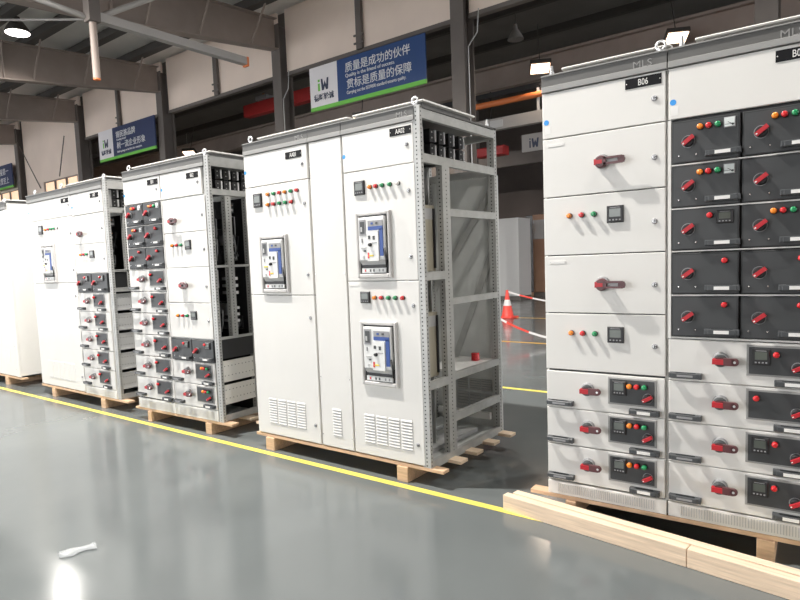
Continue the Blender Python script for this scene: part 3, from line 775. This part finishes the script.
# roof sheet of the near bay (slopes up towards the next bay) and of the next bay
def slab(y0, y1, z0, z1, k, th=.12, x0=-60, x1=30):
    b = MB(); v = [(x, y, z+t) for x in (x0, x1) for (y, z) in ((y0, z0), (y1, z1)) for t in (0, th)]
    return b.add(v, [(0,1,3,2),(4,6,7,5),(0,4,5,1),(2,3,7,6),(0,2,6,4),(1,5,7,3)], k)
struct('ceiling', slab(-12, Y1+.3, roofz(-12)+.33, roofz(Y1+.3)+.33, 'roof'))
struct('ceiling.001', slab(Y1+.3, 40, roofz(Y1)+.36, roofz(Y1)+2.0, 'roof_shaded'))
for i, y in enumerate((-11., -9.5, -8., -6.5, -5.2, -4., -2.6, -1.2, .2, 1.6, 3.0, 4.4, 5.7, 7.0, 8.3, 9.8, 11.5)):
    z = roofz(y)
    struct('purlin_beam', MB().box(-60, 30, y-.10, y+.10, z+.02, z+.29, 'purlin').box(-60, 30, y-.17, y+.02, z+.015, z+.035, 'purlin'))
for i, y in enumerate((15, 18, 21, 24, 27)):
    z = roofz(Y1)+.1+(y-Y1)*.06
    struct('purlin_beam', MB().box(-60, 30, y-.08, y+.08, z, z+.25, 'purlin'))
COLX = [-43.3, -37.3, -31.3, -25.3, -19.28, -13.27, -7.25, -1.25, 4.75, 10.75]
def ibeam(b, x, y0, z0b, z0t, y1, z1b, z1t, k, w=.30):
    # rafter running along y: bottom and top flange + web
    def plate(za0, za1, zb0, zb1, hw):
        v = [(x+s*hw, y, z) for s in (-1, 1) for (y, z) in ((y0, za0), (y0, za1), (y1, zb1), (y1, zb0))]
        b.add(v, [(0,1,2,3),(7,6,5,4),(0,4,5,1),(1,5,6,2),(2,6,7,3),(3,7,4,0)], k)
    plate(z0b, z0b+.03, z1b, z1b+.03, w/2); plate(z0t-.03, z0t, z1t-.03, z1t, w/2); plate(z0b+.03, z0t-.03, z1b+.03, z1t-.03, .012)
for x in COLX:
    b = MB()
    bz = lambda y: 7.62-.118*(Y1-y) if y > 7.5 else 7.0-.075*(7.5-y)
    ibeam(b, x, 7.5, bz(7.5), roofz(7.5), Y1-.25, bz(Y1-.25), roofz(Y1-.25), 'beam')
    ibeam(b, x, -12, roofz(-12)-1.05, roofz(-12), 7.5, bz(7.5), roofz(7.5), 'beam')
    for y in (7.5, 2., -3.):  # stiffener plates
        b.box(x-.14, x+.14, y-.01, y+.01, bz(y)+.03, roofz(y)-.03, 'beam')
    for y in (8.3, 9.8, 11.5): # flange braces to the purlins
        for s in (-1, 1): b.beam((x+s*.1, y, bz(y)+.05), (x+s*.75, y, roofz(y)+.05), .04, .04, 'beam')
    struct('rafter_beam', b)
    c = MB()
    hw, hd = .17, .24
    c.box(x-hw, x+hw, Y1-hd, Y1-hd+.03, 0, 8.3, 'beamd').box(x-hw, x+hw, Y1+hd-.03, Y1+hd, 0, 8.3, 'beamd').box(x-.012, x+.012, Y1-hd+.03, Y1+hd-.03, 0, 8.3, 'beamd')
    struct('steel_column', c)
for x in [a+3.0 for a in COLX[3:-1]]:
    b = MB().box(x-.09, x+.09, Y1-.10, Y1+.0, 6.95, 8.35, 'beamd')
    for z in (7.1, 7.3): b.box(x-.16, x+.16, Y1-.12, Y1-.08, z-.02, z+.02, 'beamd')
    struct('wall_post', b)
# upper cladding between the bays, full height left of x = -25.3
for i in range(3, len(COLX)-1):
    x0, x1 = COLX[i], COLX[i+1]
    b = MB().box(x0+.18, x1-.18, Y1+.02, Y1+.10, 6.98, 8.75, 'clad')
    b.box(x0+.18, x1-.18, Y1-.02, Y1+.14, 6.88, 6.98, 'beamd')
    struct('wall_upper', b)
for i in range(0, 3):
    x0, x1 = COLX[i], COLX[i+1]
    b = MB()
    b.box(x0+.18, x1-.18, Y1+.02, Y1+.10, 5.62, 8.75, 'clad').box(x0+.18, x1-.18, Y1+.02, Y1+.10, 0, 4.92, 'clad')
    b.box(x0+.18, x0+2.0, Y1+.02, Y1+.10, 4.92, 5.62, 'clad').box(x1-.75, x1-.18, Y1+.02, Y1+.10, 4.92, 5.62, 'clad')
    struct('wall_back', b)
k = 0
for i in range(0, 3):
    for j in range(3):
        k += 1; x = COLX[i]+2.05+j*1.08
        w_ = empty('window_%d' % k, (x, Y1+.04, 4.92)); w_['kind'] = 'structure'
        obj('window_frame', MB().box(0, 1.0, 0, .06, 0, .06, 'beam').box(0, 1.0, 0, .06, .64, .70, 'beam').box(0, .06, 0, .06, .06, .64, 'beam').box(.94, 1.0, 0, .06, .06, .64, 'beam'), w_)
        obj('pane', MB().box(.06, .94, .025, .035, .06, .64, 'winglow'), w_)
# side and end walls, plus an added light-blocking one
struct('wall_left', MB().box(-60, -59.8, -12, 40, 0, 11, 'clad'))
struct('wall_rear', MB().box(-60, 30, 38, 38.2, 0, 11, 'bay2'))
struct('wall_light_block', MB().box(-3, 30, -12.2, -12, 0, 8, 'clad'))  # unseen wall added on the right only, keeps light off lineup B
struct('window_20', MB().box(-17.5, -14.6, 37.9, 37.98, 2.6, 3.5, 'winglow').box(-14.2, -12.6, 37.9, 37.98, 2.6, 3.5, 'winglow').box(-19.5, -18, 37.9, 37.98, 2.6, 3.5, 'winglow'))
# diagonal rods on the left wall
struct('brace_rod_beam', MB().tube([(-30.9, Y1-.3, 7.6), (-28.9, Y1-.3, 5.3)], .025, 'beamd', 6))
struct('brace_rod_beam', MB().tube([(-26.3, Y1-.3, 7.2), (-27.0, Y1-.3, 5.6)], .025, 'beamd', 6))
# next bay: crane runways, tie beams, columns
struct('runway_beam', MB().box(-58, 28, 17.8, 18.2, 7.35, 7.42, 'beam').box(-58, 28, 17.97, 18.03, 6.75, 7.35, 'beam').box(-58, 28, 17.8, 18.2, 6.68, 6.75, 'beam'))
struct('pale_tie_beam', MB().box(-12.9, 10, 16.0, 16.2, 5.02, 5.34, 'beamw').box(-8.3, -7.9, 15.985, 16.0, 5.08, 5.28, 'lgrey'))
for x in (-37.3, -31.3, -25.3, -19.3, -13.3, -7.3, -1.25, 4.75):
    struct('steel_column', MB().box(x-.2, x+.2, 24.-.2, 24.2, 0, 9.1, 'beamd'))
struct('tie_beam', MB().box(-58, 28, 23.9, 24.1, 5.2, 5.8, 'beamd'))
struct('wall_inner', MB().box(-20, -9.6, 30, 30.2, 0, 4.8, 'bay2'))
# orange pipe with brackets
p = empty('orange_pipe', (0, 0, 0)); tag(p, 'orange conductor pipe running along the next bay above the centre cabinets', 'pipe')
obj('tube', MB().cyl((-13.5, 16, 5.76), (10, 16, 5.76), .085, 'orange', 12), p)
obj('cable_tray', MB().box(-13.5, 10, 16.0, 16.08, 5.94, 6.08, 'black'), p)
for x in (-11.2, -9.0, -6.85, -4.7): obj('bracket', MB().box(x-.03, x+.03, 16.00, 16.08, 5.342, 6.0, 'lgrey'), p)
# red crane girder
cr = empty('crane_girder', (-22, 16, 7.2)); tag(cr, 'red overhead crane girder in the next bay, left of the large blue banner', 'crane')
obj('girder', MB().box(3.1, 9.6, -.1, .2, .02, .46, 'crane'), cr); obj('hoist', MB().box(4.0, 4.6, -.25, .1, .46, .60, 'mgrey').lathe((4.3, -.1, .60), (0,0,1), [(0, .08), (.1, .05)], 'copper', 8), cr)
cr = empty('crane_hoist', (-10.0, 17.8, 4.65)); tag(cr, 'small red hoist box seen through the top of the open centre cabinet', 'crane')
obj('motor_box', MB().cbox(.2, 1.2, 0, .4, 0, .28, 'crane', .02), cr); obj('hook_rope', MB().cyl((.7, .2, .28), (.7, .2, 2.03), .02, 'cable', 6), cr)
# conduit by the column
for xx, lab in ((-6.95, 'thin pale conduit hanging beside the column right of the blue banner'), (-13.0, 'thin pale conduit hanging beside the column left of the blue banner')):
    tag(obj('conduit_pipe', MB().tube([(xx+.30, Y1-.3, 6.9), (xx+.25, Y1-.3, 6.4), (xx+.02, Y1-.3, 6.15), (xx+.04, Y1-.3, 3.), (xx+.04, Y1-.3, .0)], .012, 'lgrey', 6)), lab, 'pipe', 'conduits on the columns')

# suspended rail assembly under the near roof
hr = empty('hanging_rail', (-10.5, 5.60, 5.74)); tag(hr, 'long pale overhead track with orange tipped end, hung under the roof at the upper left', 'rail')
m = MB().box(-.075, .075, .05, 3.35, .03, .18, 'beamw').box(-.085, -.065, .05, 3.35, .17, .19, 'lgrey')
obj('track', m, hr)
obj('end_cap', MB().box(-.08, .08, 3.35, 3.40, .0, .19, 'orange'), hr)
obj('hanger_post', MB().cyl((0,0,-.95), (0,0,0), .062, 'beam', 16).cyl((0,0,-.975), (0,0,-.95), .06, 'orange', 16), hr)
obj('hanger_rod', MB().box(-.10, .10, -.10, .10, .0, 2.10, 'beamd'), hr)
obj('stay', MB().tube([(0, 0, .05), (.05, 1.5, .95), (.1, 3.0, 2.0)], .05, 'beamw', 8), hr)
obj('stay', MB().tube([(0, 0, .05), (-3.6, -.2, .95)], .022, 'beamw', 6), hr)
obj('stay', MB().tube([(0, 0, .05), (-.9, -1.1, .55), (-2.4, -2.9, 1.5)], .05, 'beamw', 8), hr)

# ------------------------------------------------------------------ banners
def text_part(parent, body, x, y, z, size, k, bold=0., sx=1., name='lettering', align='LEFT'):
    return obj(name, text_mesh(body, size, k, .004, bold, align, sx), parent, (x, y, z))
def banner(x0, x1, z0, z1, y, wl, blue, label, lines, logo=True, name='hanging_banner'):
    e = empty(name, (x0, y, z0)); tag(e, label, 'banner', 'blue banners hung on the columns'); w, h = x1-x0, z1-z0
    obj('backing', MB().box(wl, w, 0, .04, .10, h, blue), e)
    obj('logo_panel', MB().box(0, wl, -.002, .04, .10, h, 'signwhite'), e)
    obj('green_stripe', MB().box(0, w, -.004, .04, 0, .10, 'signgreen'), e)
    for (t, x, z, s, sx, bold) in lines: text_part(e, t, x, -.006, z, s, 'signtext', 0, sx)
    if logo:
        lx = wl*.30
        b = MB().box(lx, lx+.07, -.008, -.003, .50, .70, 'signgreen').box(lx, lx+.07, -.008, -.003, .74, .80, 'signgreen')
        b.prism([(lx+.11, .80), (lx+.17, .80), (lx+.20, .62), (lx+.25, .74), (lx+.30, .62), (lx+.33, .80), (lx+.39, .80), (lx+.36, .50), (lx+.29, .50), (lx+.25, .60), (lx+.21, .50), (lx+.14, .50)], -.008, -.003, 'logogrey')
        obj('logo', b, e)
        text_part(e, '德旺轮诚', wl*.5, -.006, .26, .19, 'logogrey', .004, .95, align='CENTER')
    return e
banner(-11.80, -8.02, 5.55, 6.70, 12.3, 1.0, 'signblue', 'large blue and white banner about quality, hung above the centre cabinets',
       [('质量是成功的伙伴', 1.28, .80, .265, .98, .003), ('Quality is the friend of success.', 1.28, .655, .125, 1.02, 0), ('贯标是质量的保障', 1.31, .375, .265, .98, .005), ('Carrying out the ISO9000 standard ensures quality.', 1.31, .225, .12, .76, .0)])
banner(-23.3, -19.4, 5.68, 6.83, 12.3, 1.05, 'signdark', 'smaller looking dark blue banner above the drawer cabinets at the left',
       [('铸民族品牌', 1.30, .76, .27, 1.0, .003), ('Casting brand', 1.32, .64, .11, 1.1, 0), ('树一流企业形象', 1.32, .36, .28, 1.0, .004), ('Build up image to the first-class enterprise.', 1.32, .20, .11, .9, 0)])
banner(-35.6, -31.55, 5.63, 6.75, 12.3, 1.05, 'signdark', 'dark banner with white writing cut off by the left edge of the photo',
       [('质量第一', 2.3, .68, .34, 1., .008), ('信誉至上', 2.3, .25, .34, 1., .008)])
e = empty('hanging_banner', (-7.80, 17, 4.45)); tag(e, 'small white logo board high in the gap between centre and right cabinets', 'banner', 'white logo boards')
obj('backing', MB().box(0, 1.6, 0, .05, 0, .50, 'beamw'), e)
b = MB().box(.24, .28, -.006, 0, .10, .30, 'logogrey').box(.24, .28, -.006, 0, .33, .37, 'logogrey')
b.prism([(.31, .36), (.36, .36), (.385, .23), (.42, .32), (.455, .23), (.48, .36), (.53, .36), (.50, .10), (.45, .10), (.42, .18), (.39, .10), (.34, .10)], -.006, 0, 'logogrey')
obj('logo', b, e)

# ------------------------------------------------------------------ lamps
def high_bay(x, y, z, power, label, glow='lampglow', r=.30, color=(1, .96, .90), light=True, spot=False):
    rod = (roofz(y)+(.01 if y < 2 else .3) if y < Y1 else roofz(Y1)+.1+(y-Y1)*.06)-z
    e = empty('high_bay_lamp', (x, y, z)); tag(e, label, 'lamp', 'high bay lamps')
    obj('lamp_shade', MB().lathe((0,0,0), (0,0,1), [(0, r), (.10, r*.88), (.26, r*.55), (.34, r*.3), (.40, r*.28)], 'shade', 24), e)
    obj('glowing_lens', MB().lathe((0,0,-.012), (0,0,1), [(0, r*.9), (.01, r*.93)], glow, 24), e)
    obj('hook_rod', MB().cyl((0,0,.40), (0,0,max(.41, rod)), .012, 'alu', 6), e)
    if light:
        l = bpy.data.lights.new('lamp_light', 'SPOT'); l.energy = power; l.color = color; l.shadow_soft_size = .07
        l.spot_size = math.radians(165); l.spot_blend = .4
        o = bpy.data.objects.new('lamp_light', l); COL.objects.link(o); o.parent = e; o.location = (0, 0, -.06)
    return e
P_ = 1.0
high_bay(-17.4, 7.22, 7.75, 260*P_, 'glowing round lamp under the roof at the upper left corner', r=.31)
high_bay(-10.6, 1.6, 7.0, 2500*P_, 'round lamp out in front of the leftmost cabinets')
high_bay(-4.6, 1.6, 7.0, 3400, 'round lamp above the aisle in front of the drawer cabinets')
high_bay(1.4, 1.6, 7.0, 500*P_, 'round lamp in front of the right cabinets')
high_bay(-11.4, 7.22, 7.0, 250*P_, 'round lamp under the roof behind the drawer cabinets')
high_bay(-5.4, 7.22, 7.0, 700*P_, 'round lamp under the roof behind the centre cabinets')
high_bay(.6, 7.22, 7.0, 750*P_, 'round lamp under the roof behind the right cabinets')
def flood(x, y, z, power, label, sc=.85):
    e = empty('flood_lamp', (x, y, z), .5); e.rotation_euler = (-.42, 0, .5); tag(e, label, 'lamp', 'square lamps in the next bay')
    obj('housing', MB().box(-.32*sc, .32*sc, -.25*sc, .25*sc, .02, .14, 'shade'), e)
    obj('glowing_panel', MB().box(-.28*sc, .28*sc, -.21*sc, .21*sc, .0, .019, 'lampwarm'), e)
    obj('hook_rod', MB().cyl((0,0,.14), (0,0,1.5), .015, 'shade', 6), e)
    l = bpy.data.lights.new('lamp_light', 'SPOT'); l.energy = power; l.color = (1, .80, .62); l.shadow_soft_size = .2
    l.spot_size = math.radians(160); l.spot_blend = .3
    o = bpy.data.objects.new('lamp_light', l); COL.objects.link(o); o.parent = e; o.location = (0, 0, -.05)
flood(-6.65, 15.72, 6.32, 120, 'square glowing lamp just above the left corner of the right cabinets')
flood(-3.64, 17.2, 6.735, 120, 'square glowing lamp above the header between the two right cabinets')
flood(-12.4, 12.0+3.2, 5.9, 150, 'square glowing lamp low behind the left end of the centre cabinets')
flood(-22.0, 15.5, 6.2, 300, 'square glowing lamp behind the dark blue banner')
for x, y, w in ((2., 18., 'right'), (9., 21., 'far right'), (-16., 21., 'middle'), (-30., 21., 'far left')):  # fill lamps added out of view to lift the dark next bay
    high_bay(x, y, 7.2, 800, 'added unseen warm fill lamp over the %s of the next bay' % w, color=(1, .85, .72))
e = empty('high_bay_lamp', (-8.35, 17.9, 8.05)); tag(e, 'unlit cone-shaped lamp hanging in the dark next bay', 'lamp', 'high bay lamps')
obj('lamp_shade', MB().lathe((0,0,0), (0,0,1), [(0, .25), (.12, .2), (.32, .07), (.45, .05)], 'beamw', 20), e)
obj('hook_rod', MB().cyl((0,0,.45), (0,0,.83), .015, 'shade', 6), e)

# ------------------------------------------------------------------ world, camera, exposure
wd = bpy.data.worlds.new('world'); bpy.context.scene.world = wd; wd.use_nodes = True
bg = wd.node_tree.nodes['Background']; bg.inputs[0].default_value = (.96, .98, 1.0, 1); bg.inputs[1].default_value = 4.75

cam = bpy.data.cameras.new('camera'); co = bpy.data.objects.new('camera', cam); COL.objects.link(co)
yaw, pitch, roll, fpx = -.6655, -.0846, -.0398, 603.6
fw = Vector((math.cos(pitch)*math.sin(yaw), math.cos(pitch)*math.cos(yaw), math.sin(pitch)))
r0 = Vector((math.cos(yaw), -math.sin(yaw), 0)); u0 = r0.cross(fw)
R_ = r0*math.cos(roll)+u0*math.sin(roll); U_ = -r0*math.sin(roll)+u0*math.cos(roll)
mt = Matrix((R_, U_, -fw)).transposed().to_4x4(); mt.translation = (0, 0, 1.4088)
co.matrix_world = mt
cam.sensor_fit = 'HORIZONTAL'; cam.sensor_width = 36; cam.lens = fpx*36/800
cam.shift_x = 19.1058/800; cam.shift_y = 12.6019/800; cam.clip_end = 200
sc = bpy.context.scene; sc.camera = co
sc.view_settings.view_transform = 'Standard'; sc.view_settings.look = 'None'; sc.view_settings.gamma = 1
sc.view_settings.use_curve_mapping = False; sc.view_settings.exposure = -.17
